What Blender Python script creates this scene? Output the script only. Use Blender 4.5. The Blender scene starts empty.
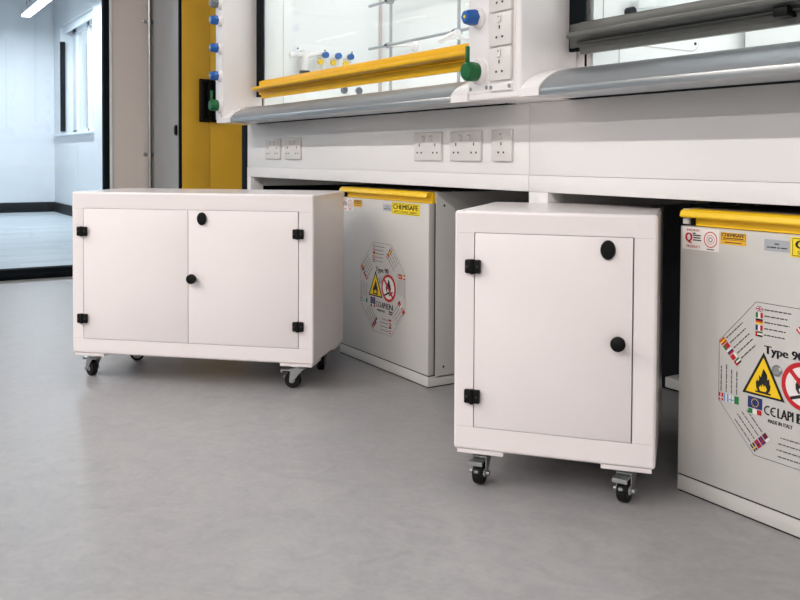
import bpy, bmesh, math, random
from mathutils import Vector, Matrix
random.seed(4)
S = bpy.context.scene
COL = S.collection
PI = math.pi

# ------------------------------------------------------------------ materials
def lin(c):
    out = []
    for v in c:
        v /= 255.0
        out.append(v / 12.92 if v <= 0.04045 else ((v + 0.055) / 1.055) ** 2.4)
    return out

def mat(name, rgb, rough=0.5, metal=0.0, coat=0.0, var=0.03, scale=6.0, bump=0.0, bscale=60.0, aniso=None, spec=0.5):
    m = bpy.data.materials.new(name)
    m.use_nodes = True
    nt = m.node_tree
    b = nt.nodes['Principled BSDF']
    c = lin(rgb)
    tc = nt.nodes.new('ShaderNodeTexCoord')
    mp = nt.nodes.new('ShaderNodeMapping')
    if aniso: mp.inputs['Scale'].default_value = aniso
    nt.links.new(tc.outputs['Object'], mp.inputs['Vector'])
    n = nt.nodes.new('ShaderNodeTexNoise')
    n.inputs['Scale'].default_value = scale
    n.inputs['Detail'].default_value = 4
    nt.links.new(mp.outputs['Vector'], n.inputs['Vector'])
    r = nt.nodes.new('ShaderNodeValToRGB')
    r.color_ramp.elements[0].position = 0.3
    r.color_ramp.elements[1].position = 0.7
    r.color_ramp.elements[0].color = [max(0, v * (1 - var)) for v in c] + [1]
    r.color_ramp.elements[1].color = [min(1, v * (1 + var)) for v in c] + [1]
    nt.links.new(n.outputs['Fac'], r.inputs['Fac'])
    nt.links.new(r.outputs['Color'], b.inputs['Base Color'])
    b.inputs['Roughness'].default_value = rough
    b.inputs['Metallic'].default_value = metal
    b.inputs['Specular IOR Level'].default_value = spec
    b.inputs['Coat Weight'].default_value = coat
    b.inputs['Coat Roughness'].default_value = 0.12
    if bump:
        n2 = nt.nodes.new('ShaderNodeTexNoise')
        n2.inputs['Scale'].default_value = bscale
        nt.links.new(mp.outputs['Vector'], n2.inputs['Vector'])
        bp = nt.nodes.new('ShaderNodeBump')
        bp.inputs['Strength'].default_value = bump
        bp.inputs['Distance'].default_value = 0.002
        nt.links.new(n2.outputs['Fac'], bp.inputs['Height'])
        nt.links.new(bp.outputs['Normal'], b.inputs['Normal'])
    return m

def emit(name, rgb, strength):
    m = bpy.data.materials.new(name)
    m.use_nodes = True
    nt = m.node_tree
    nt.nodes.remove(nt.nodes['Principled BSDF'])
    e = nt.nodes.new('ShaderNodeEmission')
    e.inputs['Color'].default_value = lin(rgb) + [1]
    e.inputs['Strength'].default_value = strength
    nt.links.new(e.outputs[0], nt.nodes['Material Output'].inputs['Surface'])
    try: m.cycles.emission_sampling = 'NONE'
    except Exception: pass
    return m

def area(name, parent, loc, sx, sy, watts, rgb):
    l = bpy.data.lights.new(name, 'AREA'); l.shape = 'RECTANGLE'; l.size = sx; l.size_y = sy
    l.energy = watts; l.color = lin(rgb); l.normalize = True
    o = bpy.data.objects.new(name, l); COL.objects.link(o); o.parent = parent; o.location = loc
    return o

def glass(name, tint=(254, 255, 255)):
    m = bpy.data.materials.new(name)
    m.use_nodes = True
    nt = m.node_tree
    nt.nodes.remove(nt.nodes['Principled BSDF'])
    t = nt.nodes.new('ShaderNodeBsdfTransparent')
    t.inputs['Color'].default_value = lin(tint) + [1]
    g = nt.nodes.new('ShaderNodeBsdfGlossy')
    g.inputs['Roughness'].default_value = 0.01
    lw = nt.nodes.new('ShaderNodeLayerWeight')
    pw = nt.nodes.new('ShaderNodeMath'); pw.operation = 'POWER'; pw.inputs[1].default_value = 5.0
    nt.links.new(lw.outputs['Facing'], pw.inputs[0])
    f = nt.nodes.new('ShaderNodeMath'); f.operation = 'MULTIPLY_ADD'; f.inputs[1].default_value = 0.95; f.inputs[2].default_value = 0.04
    nt.links.new(pw.outputs[0], f.inputs[0])
    mx = nt.nodes.new('ShaderNodeMixShader')
    nt.links.new(f.outputs[0], mx.inputs[0])
    nt.links.new(t.outputs[0], mx.inputs[1])
    nt.links.new(g.outputs[0], mx.inputs[2])
    nt.links.new(mx.outputs[0], nt.nodes['Material Output'].inputs['Surface'])
    return m

def floor_mat():
    m = mat('lab_vinyl', (158, 156, 155), 0.42, var=0.0)
    nt = m.node_tree; b = nt.nodes['Principled BSDF']
    tc = nt.nodes.new('ShaderNodeTexCoord')
    def nz(s, d, dist=0.0):
        n = nt.nodes.new('ShaderNodeTexNoise'); n.inputs['Scale'].default_value = s
        n.inputs['Detail'].default_value = d; n.inputs['Distortion'].default_value = dist
        nt.links.new(tc.outputs['Object'], n.inputs['Vector']); return n
    n1 = nz(12, 8, 1.6); n2 = nz(75, 4)
    mx = nt.nodes.new('ShaderNodeMath'); mx.operation = 'MULTIPLY_ADD'
    nt.links.new(n2.outputs['Fac'], mx.inputs[0]); mx.inputs[1].default_value = 0.45
    nt.links.new(n1.outputs['Fac'], mx.inputs[2])
    r = nt.nodes.new('ShaderNodeValToRGB')
    r.color_ramp.elements[0].position = 0.45; r.color_ramp.elements[1].position = 0.95
    r.color_ramp.elements[0].color = lin((146, 145, 146)) + [1]
    r.color_ramp.elements[1].color = lin((163, 162, 162)) + [1]
    nt.links.new(mx.outputs[0], r.inputs['Fac'])
    nt.links.new(r.outputs['Color'], b.inputs['Base Color'])
    rr = nt.nodes.new('ShaderNodeMapRange')
    rr.inputs['To Min'].default_value = 0.34; rr.inputs['To Max'].default_value = 0.5
    nt.links.new(n1.outputs['Fac'], rr.inputs['Value'])
    nt.links.new(rr.outputs[0], b.inputs['Roughness'])
    return m

def plank_mat():
    m = mat('grey_plank_vinyl', (178, 186, 190), 0.4, var=0.0)
    nt = m.node_tree; b = nt.nodes['Principled BSDF']
    tc = nt.nodes.new('ShaderNodeTexCoord')
    br = nt.nodes.new('ShaderNodeTexBrick')
    br.inputs['Scale'].default_value = 1.0
    br.inputs['Brick Width'].default_value = 0.9
    br.inputs['Row Height'].default_value = 0.15
    br.inputs['Mortar Size'].default_value = 0.002
    br.inputs['Color1'].default_value = lin((170, 178, 183)) + [1]
    br.inputs['Color2'].default_value = lin((188, 195, 199)) + [1]
    br.inputs['Mortar'].default_value = lin((150, 158, 163)) + [1]
    mp0 = nt.nodes.new('ShaderNodeMapping'); mp0.inputs['Rotation'].default_value = (0, 0, PI / 2)
    nt.links.new(tc.outputs['Object'], mp0.inputs['Vector'])
    nt.links.new(mp0.outputs[0], br.inputs['Vector'])
    mp = nt.nodes.new('ShaderNodeMapping'); mp.inputs['Scale'].default_value = (30, 3, 1)
    nt.links.new(tc.outputs['Object'], mp.inputs['Vector'])
    n = nt.nodes.new('ShaderNodeTexNoise'); n.inputs['Scale'].default_value = 1.5; n.inputs['Detail'].default_value = 5
    nt.links.new(mp.outputs[0], n.inputs['Vector'])
    mx = nt.nodes.new('ShaderNodeMix'); mx.data_type = 'RGBA'; mx.blend_type = 'OVERLAY'
    mx.inputs[0].default_value = 0.45
    nt.links.new(br.outputs['Color'], mx.inputs[6]); nt.links.new(n.outputs['Color'], mx.inputs[7])
    bw = nt.nodes.new('ShaderNodeRGBToBW'); nt.links.new(n.outputs['Color'], bw.inputs[0])
    nt.links.new(bw.outputs[0], mx.inputs[7])
    nt.links.new(mx.outputs[2], b.inputs['Base Color'])
    return m

M = dict(
    cart=mat('white_lacquer', (238, 231, 230), 0.26, coat=0.3, var=0.008),
    seam=mat('joint_line_grey', (196, 186, 183), 0.5),  # slightly darker grey for joint and seam lines
    cab=mat('light_grey_powder_coat', (203, 201, 197), 0.38, var=0.012, bump=0.03, bscale=500),
    black=mat('black_plastic', (7, 8, 8), 0.5, spec=0.2),
    rubber=mat('black_rubber', (16, 17, 17), 0.6, spec=0.25),
    core=mat('grey_wheel_core', (188, 188, 186), 0.45),
    zinc=mat('zinc_plated_steel', (176, 178, 178), 0.3, metal=0.9, var=0.06),
    yellow=mat('bright_yellow_plastic', (250, 205, 32), 0.4),
    lightyellow=mat('label_yellow', (246, 218, 40), 0.5),
    sash=mat('yellow_lacquered_aluminium', (240, 184, 0), 0.4, spec=0.35),
    greysash=mat('grey_anodised_aluminium', (98, 99, 94), 0.4, metal=0.15),
    cupyellow=mat('ochre_yellow_paint', (224, 176, 50), 0.42),
    cupgrey=mat('mid_grey_paint', (160, 161, 161), 0.45),
    white=mat('white_laminate', (238, 236, 234), 0.32, var=0.01),
    moulded=mat('white_moulded_resin', (241, 237, 236), 0.25, coat=0.3, var=0.008),
    liner=mat('white_hood_liner', (240, 243, 242), 0.3, var=0.008),
    socket=mat('white_socket_plastic', (224, 219, 215), 0.35, var=0.01),
    slot=mat('dark_pin_hole', (40, 38, 37), 0.6),
    steel=mat('brushed_stainless', (192, 196, 200), 0.42, metal=1.0, var=0.05, scale=4, aniso=(1, 60, 60)),
    lip=mat('polished_steel_lip', (190, 189, 187), 0.34, metal=1.0, var=0.03, scale=4, aniso=(1, 60, 60)),
    rod=mat('polished_rod', (168, 172, 176), 0.3, metal=0.5),
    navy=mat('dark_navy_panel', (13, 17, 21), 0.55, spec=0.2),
    frame=mat('anthracite_frame', (22, 27, 31), 0.75, spec=0.06),
    blue=mat('blue_valve_plastic', (32, 94, 170), 0.35),
    green=mat('green_valve_plastic', (10, 96, 48), 0.32),
    greyknob=mat('grey_valve_plastic', (120, 124, 128), 0.4),
    beige=mat('beige_wall_paint', (222, 211, 202), 0.6, var=0.012),
    wall=mat('white_wall_paint', (228, 224, 221), 0.6, var=0.012),
    wallgrey=mat('grey_wall_paint', (120, 120, 120), 0.6, var=0.012),
    wall2=mat('adjoining_wall_paint', (222, 226, 230), 0.6, var=0.012),
    ceil=mat('ceiling_tile', (150, 150, 150), 0.7, var=0.02),
    skirt=mat('dark_skirting', (20, 25, 30), 0.5, spec=0.25),
    floor=floor_mat(), plank=plank_mat(),
    glass=glass('clear_glass'), glass2=glass('partition_glass', (248, 252, 254)),
    lamp=emit('lamp_diffuser', (255, 250, 247), 12.0),
    hoodlamp=emit('hood_lamp_diffuser', (250, 252, 255), 8.0),
    lamp2=emit('cool_lamp_diffuser', (240, 248, 255), 10.0),
    winframe=mat('white_window_frame', (232, 238, 242), 0.4),
    pwhite=mat('print_white', (236, 230, 226), 0.5),
    pred=mat('print_red', (196, 26, 36), 0.5),
    pblack=mat('print_black', (22, 22, 22), 0.5),
    pgrey=mat('print_silver', (172, 175, 180), 0.4),
    porange=mat('print_orange', (240, 182, 40), 0.5),
    pblue=mat('print_blue', (28, 46, 110), 0.5),
    plblue=mat('print_light_blue', (110, 160, 215), 0.5),
    pgreen=mat('print_green', (20, 120, 60), 0.5),
    ptext=mat('print_fine_text', (84, 80, 80), 0.5),
    pmaroon=mat('print_maroon', (110, 24, 50), 0.5),
    pyellow=mat('print_yellow', (246, 204, 20), 0.5),
)

# ------------------------------------------------------------------ mesh helpers
def link(o, parent=None):
    COL.objects.link(o)
    if parent: o.parent = parent
    return o

class B:
    """collects shapes into one mesh, several materials allowed"""
    def __init__(s, off=(0, 0, 0)):
        s.bm = bmesh.new(); s.mats = []; s.off = Vector(off)
    def mi(s, m):
        if m not in s.mats: s.mats.append(m)
        return s.mats.index(m)
    def add(s, bm2, m, smooth=False, mtx=None):
        i = s.mi(m)
        if mtx is not None: bmesh.ops.transform(bm2, matrix=mtx, verts=bm2.verts)
        vm = {v: s.bm.verts.new(v.co - s.off) for v in bm2.verts}
        for f in bm2.faces:
            try: nf = s.bm.faces.new([vm[v] for v in f.verts])
            except ValueError: continue
            nf.material_index = i; nf.smooth = smooth
        bm2.free()
    def box(s, x0, x1, y0, y1, z0, z1, m, bev=0.0, seg=2, mtx=None, smooth=False):
        b = bmesh.new(); bmesh.ops.create_cube(b, size=1)
        for v in b.verts:
            v.co = Vector(((x0 + x1) / 2 + v.co.x * (x1 - x0), (y0 + y1) / 2 + v.co.y * (y1 - y0), (z0 + z1) / 2 + v.co.z * (z1 - z0)))
        if bev: bmesh.ops.bevel(b, geom=b.edges[:], offset=bev, segments=seg, profile=0.5, affect='EDGES')
        s.add(b, m, smooth, mtx)
    def prism(s, pts, axis, a0, a1, m, smooth=False, bev=0.0, mtx=None):
        """polygon pts extruded along axis; pts are the other two coords in xyz order"""
        b = bmesh.new()
        def P(u, v, a): return {'x': (a, u, v), 'y': (u, a, v), 'z': (u, v, a)}[axis]
        A = [b.verts.new(P(u, v, a0)) for u, v in pts]; C = [b.verts.new(P(u, v, a1)) for u, v in pts]
        n = len(pts)
        for k in range(n): b.faces.new((A[k], A[(k + 1) % n], C[(k + 1) % n], C[k]))
        b.faces.new(A[::-1]); b.faces.new(C)
        bmesh.ops.recalc_face_normals(b, faces=b.faces[:])
        if bev: bmesh.ops.bevel(b, geom=b.edges[:], offset=bev, segments=2, profile=0.5, affect='EDGES')
        bmesh.ops.triangulate(b, faces=[f for f in b.faces if len(f.verts) > 4])
        s.add(b, m, smooth, mtx)
    def lathe(s, prof, m, mtx=None, n=32, smooth=True):
        """prof: list of (r, h) from bottom to top, around local z"""
        b = bmesh.new(); rings = []
        for r, h in prof:
            if r < 1e-6: rings.append([b.verts.new((0, 0, h))])
            else: rings.append([b.verts.new((r * math.cos(2 * PI * k / n), r * math.sin(2 * PI * k / n), h)) for k in range(n)])
        for a, c in zip(rings, rings[1:]):
            for k in range(n):
                k2 = (k + 1) % n
                if len(a) == 1 and len(c) == 1: continue
                if len(a) == 1: b.faces.new((a[0], c[k2], c[k]))
                elif len(c) == 1: b.faces.new((a[k], a[k2], c[0]))
                else: b.faces.new((a[k], a[k2], c[k2], c[k]))
        if len(rings[0]) > 1: b.faces.new(rings[0][::-1])
        if len(rings[-1]) > 1: b.faces.new(rings[-1])
        bmesh.ops.recalc_face_normals(b, faces=b.faces[:])
        s.add(b, m, smooth, mtx)
    def rod(s, p0, p1, r, m, n=16):
        p0 = Vector(p0); p1 = Vector(p1); d = p1 - p0
        q = d.to_track_quat('Z', 'Y').to_matrix().to_4x4()
        s.lathe([(r, 0), (r, d.length)], m, Matrix.Translation(p0) @ q, n)
    def tube(s, pts, r, m, n=12):
        for a, b_ in zip(pts, pts[1:]): s.rod(a, b_, r, m, n)
    def poly(s, pts, m):
        b = bmesh.new(); vs = [b.verts.new(p) for p in pts]; b.faces.new(vs)
        bmesh.ops.triangulate(b, faces=b.faces[:])
        s.add(b, m)
    def done(s, name, parent=None, sharp=True):
        me = bpy.data.meshes.new(name)
        s.bm.to_mesh(me); s.bm.free()
        for m in s.mats: me.materials.append(m)
        if sharp:
            try: me.set_sharp_from_angle(angle=math.radians(35))
            except Exception: pass
        o = bpy.data.objects.new(name, me)
        return link(o, parent)

def thing(name, label, cat, loc=(0, 0, 0), rz=0.0, group=None):
    o = bpy.data.objects.new(name, None); o.empty_display_size = 0.1
    COL.objects.link(o); o.location = loc; o.rotation_euler = (0, 0, rz)
    o['label'] = label; o['category'] = cat
    if group: o['group'] = group
    return o

def struct(o, label=None):
    o['kind'] = 'structure'
    if label: o['label'] = label
    return o

def text_into(b, body, m, width, height, place, bold=0.0):
    """flat lettering fitted to width x height; place(u, v) -> xyz"""
    cu = bpy.data.curves.new('lettering', 'FONT'); cu.body = body; cu.size = 1.0; cu.offset = bold
    cu.resolution_u = 3
    o = bpy.data.objects.new('lettering', cu); COL.objects.link(o)
    dg = bpy.context.evaluated_depsgraph_get()
    me = bpy.data.meshes.new_from_object(o.evaluated_get(dg))
    xs = [v.co.x for v in me.vertices]; ys = [v.co.y for v in me.vertices]
    x0, x1, y0, y1 = min(xs), max(xs), min(ys), max(ys)
    t = bmesh.new(); t.from_mesh(me)
    for v in t.verts:
        v.co = Vector(place((v.co.x - x0) / (x1 - x0) * width, (v.co.y - y0) / (y1 - y0) * height))
    b.add(t, m)
    bpy.data.objects.remove(o); bpy.data.meshes.remove(me); bpy.data.curves.remove(cu)

class Print:
    """flat print on a front face looking to -y, origin (x0, y0, z0), layers 0.25 mm apart"""
    def __init__(s, x0, y0, z0, rot=0.0):
        s.b = B(); s.o = (x0, y0, z0); s.c = math.cos(rot); s.s = math.sin(rot)
    def at(s, u, v, k=0):
        return (s.o[0] + u * s.c - v * s.s, s.o[1] - 0.0005 - 0.00025 * k, s.o[2] + u * s.s + v * s.c)
    def poly(s, pts, m, k=0): s.b.poly([s.at(u, v, k) for u, v in pts], m)
    def rect(s, u0, u1, v0, v1, m, k=0): s.poly([(u0, v0), (u1, v0), (u1, v1), (u0, v1)], m, k)
    def line(s, p, q, w, m, k=0):
        p = Vector(p); q = Vector(q); d = (q - p).normalized(); n = Vector((-d.y, d.x)) * w / 2
        s.poly([p + n, p - n, q - n, q + n], m, k)
    def ring(s, cx, cy, r0, r1, m, k=0, n=40):
        for i in range(n):
            a, c = 2 * PI * i / n, 2 * PI * (i + 1) / n
            s.poly([(cx + r0 * math.cos(a), cy + r0 * math.sin(a)), (cx + r1 * math.cos(a), cy + r1 * math.sin(a)),
                    (cx + r1 * math.cos(c), cy + r1 * math.sin(c)), (cx + r0 * math.cos(c), cy + r0 * math.sin(c))], m, k)
    def disc(s, cx, cy, r, m, k=0, n=40): s.poly([(cx + r * math.cos(2 * PI * i / n), cy + r * math.sin(2 * PI * i / n)) for i in range(n)], m, k)
    def text(s, body, u, v, w, h, m, k=0, bold=0.0):
        e = bold * 2.2 * h   # heavier strokes: three slightly shifted impressions
        for q in ((-e, 0), (e, 0), (0, 0)) if bold else ((0, 0),):
            text_into(s.b, body, m, w - 2 * e, h, lambda a, c: s.at(u + e + a + q[0], v + c, k + (0.1 if q[0] else 0)), 0.0)
    def done(s, name, parent): return s.b.done(name, parent, False)

# ------------------------------------------------------------------ camera (solved from the photograph)
H = 0.7061
yaw, pitch, roll = 0.5607, 0.0280, 0.0049
F = Vector((-math.cos(yaw), math.sin(yaw), 0)); R = Vector((math.sin(yaw), math.cos(yaw), 0)); U = Vector((0, 0, 1))
F2 = F * math.cos(pitch) - U * math.sin(pitch); U2 = U * math.cos(pitch) + F * math.sin(pitch)
R3 = R * math.cos(roll) + U2 * math.sin(roll); U3 = U2 * math.cos(roll) - R * math.sin(roll)
cam = bpy.data.cameras.new('camera'); co = bpy.data.objects.new('camera', cam); COL.objects.link(co)
co.matrix_world = Matrix(((R3.x, U3.x, -F2.x, 0), (R3.y, U3.y, -F2.y, 0), (R3.z, U3.z, -F2.z, H), (0, 0, 0, 1)))
cam.sensor_width = 36; cam.lens = 36 * 870.18 / 800
cam.shift_x = -0.00116; cam.shift_y = (182.41 - 300) / 800
cam.clip_start = 0.05
S.camera = co

# ------------------------------------------------------------------ room
XE, CEIL = -5.35, 2.75
def slab(name, x0, x1, y0, y1, z0, z1, m):
    b = B(); b.box(x0, x1, y0, y1, z0, z1, m); return struct(b.done(name))
slab('floor', XE, 3.2, -4.6, 2.25, -0.1, 0, M['floor'])
slab('floor_adjoining', -11.8, XE, -4.6, 2.25, -0.1, 0, M['plank'])
slab('ceiling', XE, 3.2, -4.6, 2.25, CEIL, CEIL + 0.1, M['ceil'])
slab('ceiling_adjoining', -11.8, XE, -4.6, 2.25, 2.85, 2.95, M['ceil'])
slab('wall_back', XE, 3.2, 2.25, 2.4, 0, CEIL, M['wall'])
slab('wall_front', XE, 3.2, -4.75, -4.6, 0, CEIL, M['wallgrey'])
slab('wall_right', 3.2, 3.35, -4.6, 2.25, 0, CEIL, M['wall'])
slab('wall_end', XE - 0.12, XE, 1.297, 2.25, 0, CEIL, M['beige'])
slab('wall_far', -11.95, -11.8, -4.6, 2.4, 0, 2.85, M['wall2'])
slab('wall_adjoining_front', -11.8, XE, -4.75, -4.6, 0, 2.85, M['wall2'])
# adjoining room wall with the window opening
b = B()
WX0, WX1, WZ0, WZ1, WY = -11.40, -9.66, 0.985, 2.30, 2.17
b.box(-11.8, WX0, WY, 2.42, 0, 2.85, M['wall2']); b.box(WX1, XE - 0.12, WY, 2.42, 0, 2.85, M['wall2'])
b.box(WX0, WX1, WY, 2.42, 0, WZ0 - 0.03, M['wall2']); b.box(WX0, WX1, WY, 2.42, WZ1, 2.85, M['wall2'])
struct(b.done('wall_side'))
b = B(); b.box(-11.8, -11.785, -4.6, 2.17, 0, 0.125, M['skirt'], 0.003); struct(b.done('baseboard_far'))
b = B(); b.box(-11.785, XE - 0.12, 2.155, 2.17, 0, 0.125, M['skirt'], 0.003); struct(b.done('baseboard_side'))
# window in the adjoining room
b = B(); yf = 2.32
for x0, x1 in ((WX0, WX0 + 0.2), (-10.60, -10.50), (WX1 - 0.08, WX1)): b.box(x0, x1, yf, yf + 0.06, WZ0, WZ1, M['winframe'], 0.005)
b.box(WX0, WX1, yf, yf + 0.06, WZ0, WZ0 + 0.05, M['winframe'], 0.004); b.box(WX0, WX1, yf, yf + 0.06, WZ1 - 0.07, WZ1, M['winframe'], 0.004)
w2 = struct(b.done('window_2'))
b = B(); b.box(WX0 + 0.2, WX1 - 0.08, yf + 0.03, yf + 0.036, WZ0 + 0.05, WZ1 - 0.07, M['glass']); b.done('pane', w2)
b = B(); b.box(WX0 - 0.35, WX1 + 0.03, 2.14, yf, WZ0 - 0.03, WZ0, M['winframe'], 0.004); b.done('sill', w2)
b = B(); b.box(WX0, WX0 + 0.05, WY - 0.004, WY + 0.05, WZ0 + 0.03, 2.12, M['frame'], 0.003); b.done('blind_guide', w2)
b = B()
for z in range(6): b.box(WX0 + 0.05, WX1, WY + 0.03, WY + 0.055, WZ1 - 0.02 - z * 0.012, WZ1 - 0.012 - z * 0.012, M['winframe'])
b.done('raised_blind', w2)
# glazed partition of the end wall
b = B()
b.box(XE - 0.05, XE, 1.264, 1.297, 0, CEIL, M['frame'], 0.002)
b.box(XE - 0.08, XE, -4.6, 1.262, 0.0, 0.060, M['frame'], 0.004)
b.box(XE - 0.08, XE, -4.6, 1.262, CEIL - 0.08, CEIL, M['frame'], 0.004)
for y in (-1.3, -3.2): b.box(XE - 0.08, XE, y, y + 0.05, 0.06, CEIL - 0.08, M['frame'], 0.002)
b.box(XE, XE + 0.012, -4.6, 1.262, 0.012, 0.034, M['frame'], 0.004)
w1 = struct(b.done('window_1'))
b = B(); b.box(XE - 0.045, XE - 0.035, -4.6, 1.262, 0.06, CEIL - 0.08, M['glass2']); b.done('pane', w1)
# white metal trim beside the glazed partition
b = B(); b.box(XE, XE + 0.004, 1.298, 1.312, 0, CEIL, M['winframe']); struct(b.done('trim_1'))

# conduit on the end wall
cd = thing('conduit_pipe', 'thin galvanised conduit pipe running up the beige end wall beside the grey cupboard', 'pipe', (XE + 0.02, 1.532, 0))
b = B((XE + 0.02, 1.532, 0)); b.rod((XE + 0.02, 1.532, 0), (XE + 0.02, 1.532, CEIL), 0.011, M['zinc']); b.done('pipe', cd)
for z in (0.72, 1.53, 2.33):
    b = B((XE + 0.02, 1.532, 0))
    b.lathe([(0.0165, -0.009), (0.0165, 0.009)], M['zinc'], Matrix.Translation((XE + 0.02, 1.532, z)))
    for sgn in (-1, 1): b.lathe([(0.011, 0), (0.011, 0.005), (0.005, 0.011)], M['zinc'], Matrix.Translation((XE + 0.0005, 1.532 + sgn * 0.026, z)) @ Matrix.Rotation(PI / 2, 4, 'Y'), 12)
    b.box(XE, XE + 0.008, 1.505, 1.559, z - 0.007, z + 0.007, M['zinc'], 0.002)
    b.done('saddle_clip', cd)

# tall cupboard with yellow doors
cx, cy = -5.07, 1.85
tc = thing('tall_safety_cupboard', 'tall grey cupboard with ochre yellow doors and a black pull handle behind the bench end', 'cupboard', (cx, cy, 0))
b = B((cx, cy, 0)); b.box(-5.298, -4.825, 1.547, 2.15, 0.0, 2.05, M['cupgrey'], 0.002); b.done('body', tc)
b = B((cx, cy, 0)); b.box(-4.825, -4.815, 1.548, 2.15, 0.02, 2.045, M['frame']); b.box(-4.815, -4.803, 1.548, 1.5605, 0.02, 2.045, M['frame']); b.done('door_seal', tc)
for y0, y1 in ((1.561, 1.7225), (1.7245, 2.15)):
    b = B((cx, cy, 0)); b.box(-4.815, -4.80, y0, y1, 0.02, 2.045, M['cupyellow'], 0.002); d = b.done('door', tc)
    if y0 < 1.6:
        b = B((cx, cy, 0))
        b.box(-4.80, -4.788, 1.658, 1.7222, 0.905, 1.150, M['black'], 0.004)
        b.box(-4.788, -4.765, 1.660, 1.680, 0.915, 1.14, M['black'], 0.006)
        for z in (0.915, 1.128): b.box(-4.79, -4.76, 1.662, 1.72, z, z + 0.012, M['black'], 0.003)
        b.box(-4.788, -4.765, 1.702, 1.7215, 0.915, 1.14, M['black'], 0.006)
        b.done('pull_handle', d)
    else:
        b = B((cx, cy, 0))
        b.box(-4.80, -4.788, 1.7248, 1.762, 0.905, 1.150, M['black'], 0.004)
        b.box(-4.788, -4.762, 1.74, 1.762, 0.905, 1.15, M['black'], 0.005)
        b.done('pull_handle', d)
for z in (0.857, 1.75):
    b = B((cx, cy, 0)); b.box(-4.862, -4.835, 1.532, 1.5475, z - 0.024, z + 0.024, M['black'], 0.004)
    b.rod((-4.842, 1.539, z - 0.03), (-4.842, 1.539, z + 0.03), 0.006, M['black']); b.done('hinge', tc)

# ------------------------------------------------------------------ lamps
ORD = {-1.5: 'middle row', -3.8: 'rear row'}
for y in (-1.5, -3.8):
    for k, x in enumerate((-4.3, -2.2, -0.1, 2.0)):
        t = thing('ceiling_light', 'white linear ceiling light, %s from the glazed end, %s' % (('first', 'second', 'third', 'fourth')[k], ORD[y]), 'light', (x, y, CEIL), group='linear ceiling lights')
        b = B(); b.box(-0.76, 0.76, -0.075, 0.075, -0.045, 0, M['winframe'], 0.004); b.done('housing', t)
        b = B(); b.box(-0.745, 0.745, -0.06, 0.06, -0.05, -0.0445, M['lamp']); b.done('diffuser', t)
        area('light_source', t, (0, 0, -0.052), 1.48, 0.115, 45.5, (255, 250, 247))
for k, (x, y, lab) in enumerate(((-9.9, 1.70, 'slim suspended linear lamp hanging near the window in the adjoining room'), (-8.6, -0.6, 'added unseen linear lamp brightening the room beyond the glazed partition'))):  # second lamp is added out of view to brighten the adjoining room
    t = thing('suspended_lamp', lab, 'light', (x, y, 2.33), group='suspended lamps next door')
    b = B(); b.box(-1.0, 1.0, -0.05, 0.05, 0.012, 0.07, M['winframe'], 0.006); b.done('housing', t)
    b = B(); b.box(-0.99, 0.99, -0.046, 0.046, -0.012, 0.0118, M['lamp2'], 0.006); b.done('diffuser', t)
    area('light_source', t, (0, 0, -0.014), 1.95, 0.09, 60, (242, 248, 255))
    for x2 in (-0.85, 0.85):
        b = B(); b.rod((x2, -0.015, 0.07), (x2, -0.015, 0.52), 0.003, M['frame'], 8); b.rod((x2, 0.02, 0.07), (x2, 0.02, 0.52), 0.003, M['frame'], 8); b.done('wire', t)

# ------------------------------------------------------------------ benches
YP, YS, YG = 1.478, 1.32, 1.47
def socket(parent, off, x0, x1, zc, y, name='socket_plate', gang=2, h=0.086):
    b = B(off)
    b.box(x0, x1, y - 0.009, y - 0.0004, zc - h / 2, zc + h / 2, M['socket'], 0.003)
    n = gang; w = (x1 - x0) / n
    for g in range(n):
        c = x0 + w * (g + 0.5) + (0.0 if gang == 1 else (-0.006 if g == 0 else 0.006))
        yy = (y - 0.0096, y - 0.0085)
        b.box(c - 0.002, c + 0.002, *yy, zc + 0.000, zc + 0.009, M['slot'])
        for s_ in (-1, 1): b.box(c + s_ * 0.011 - 0.003, c + s_ * 0.011 + 0.003, *yy, zc - 0.0215, zc - 0.0165, M['slot'])
    o = b.done(name, parent)
    for g in range(n):
        c = x0 + w * (g + 0.5) + (0.0 if gang == 1 else (0.016 if g == 0 else -0.016))
        b = B(off); b.box(c - 0.007, c + 0.007, y - 0.0125, y - 0.0088, zc + 0.015, zc + 0.033, M['socket'], 0.0015)
        b.box(c - 0.002, c + 0.002, y - 0.0128, y - 0.012, zc + 0.028, zc + 0.031, M['slot']); b.done('rocker_switch', o)
    return o

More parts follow.
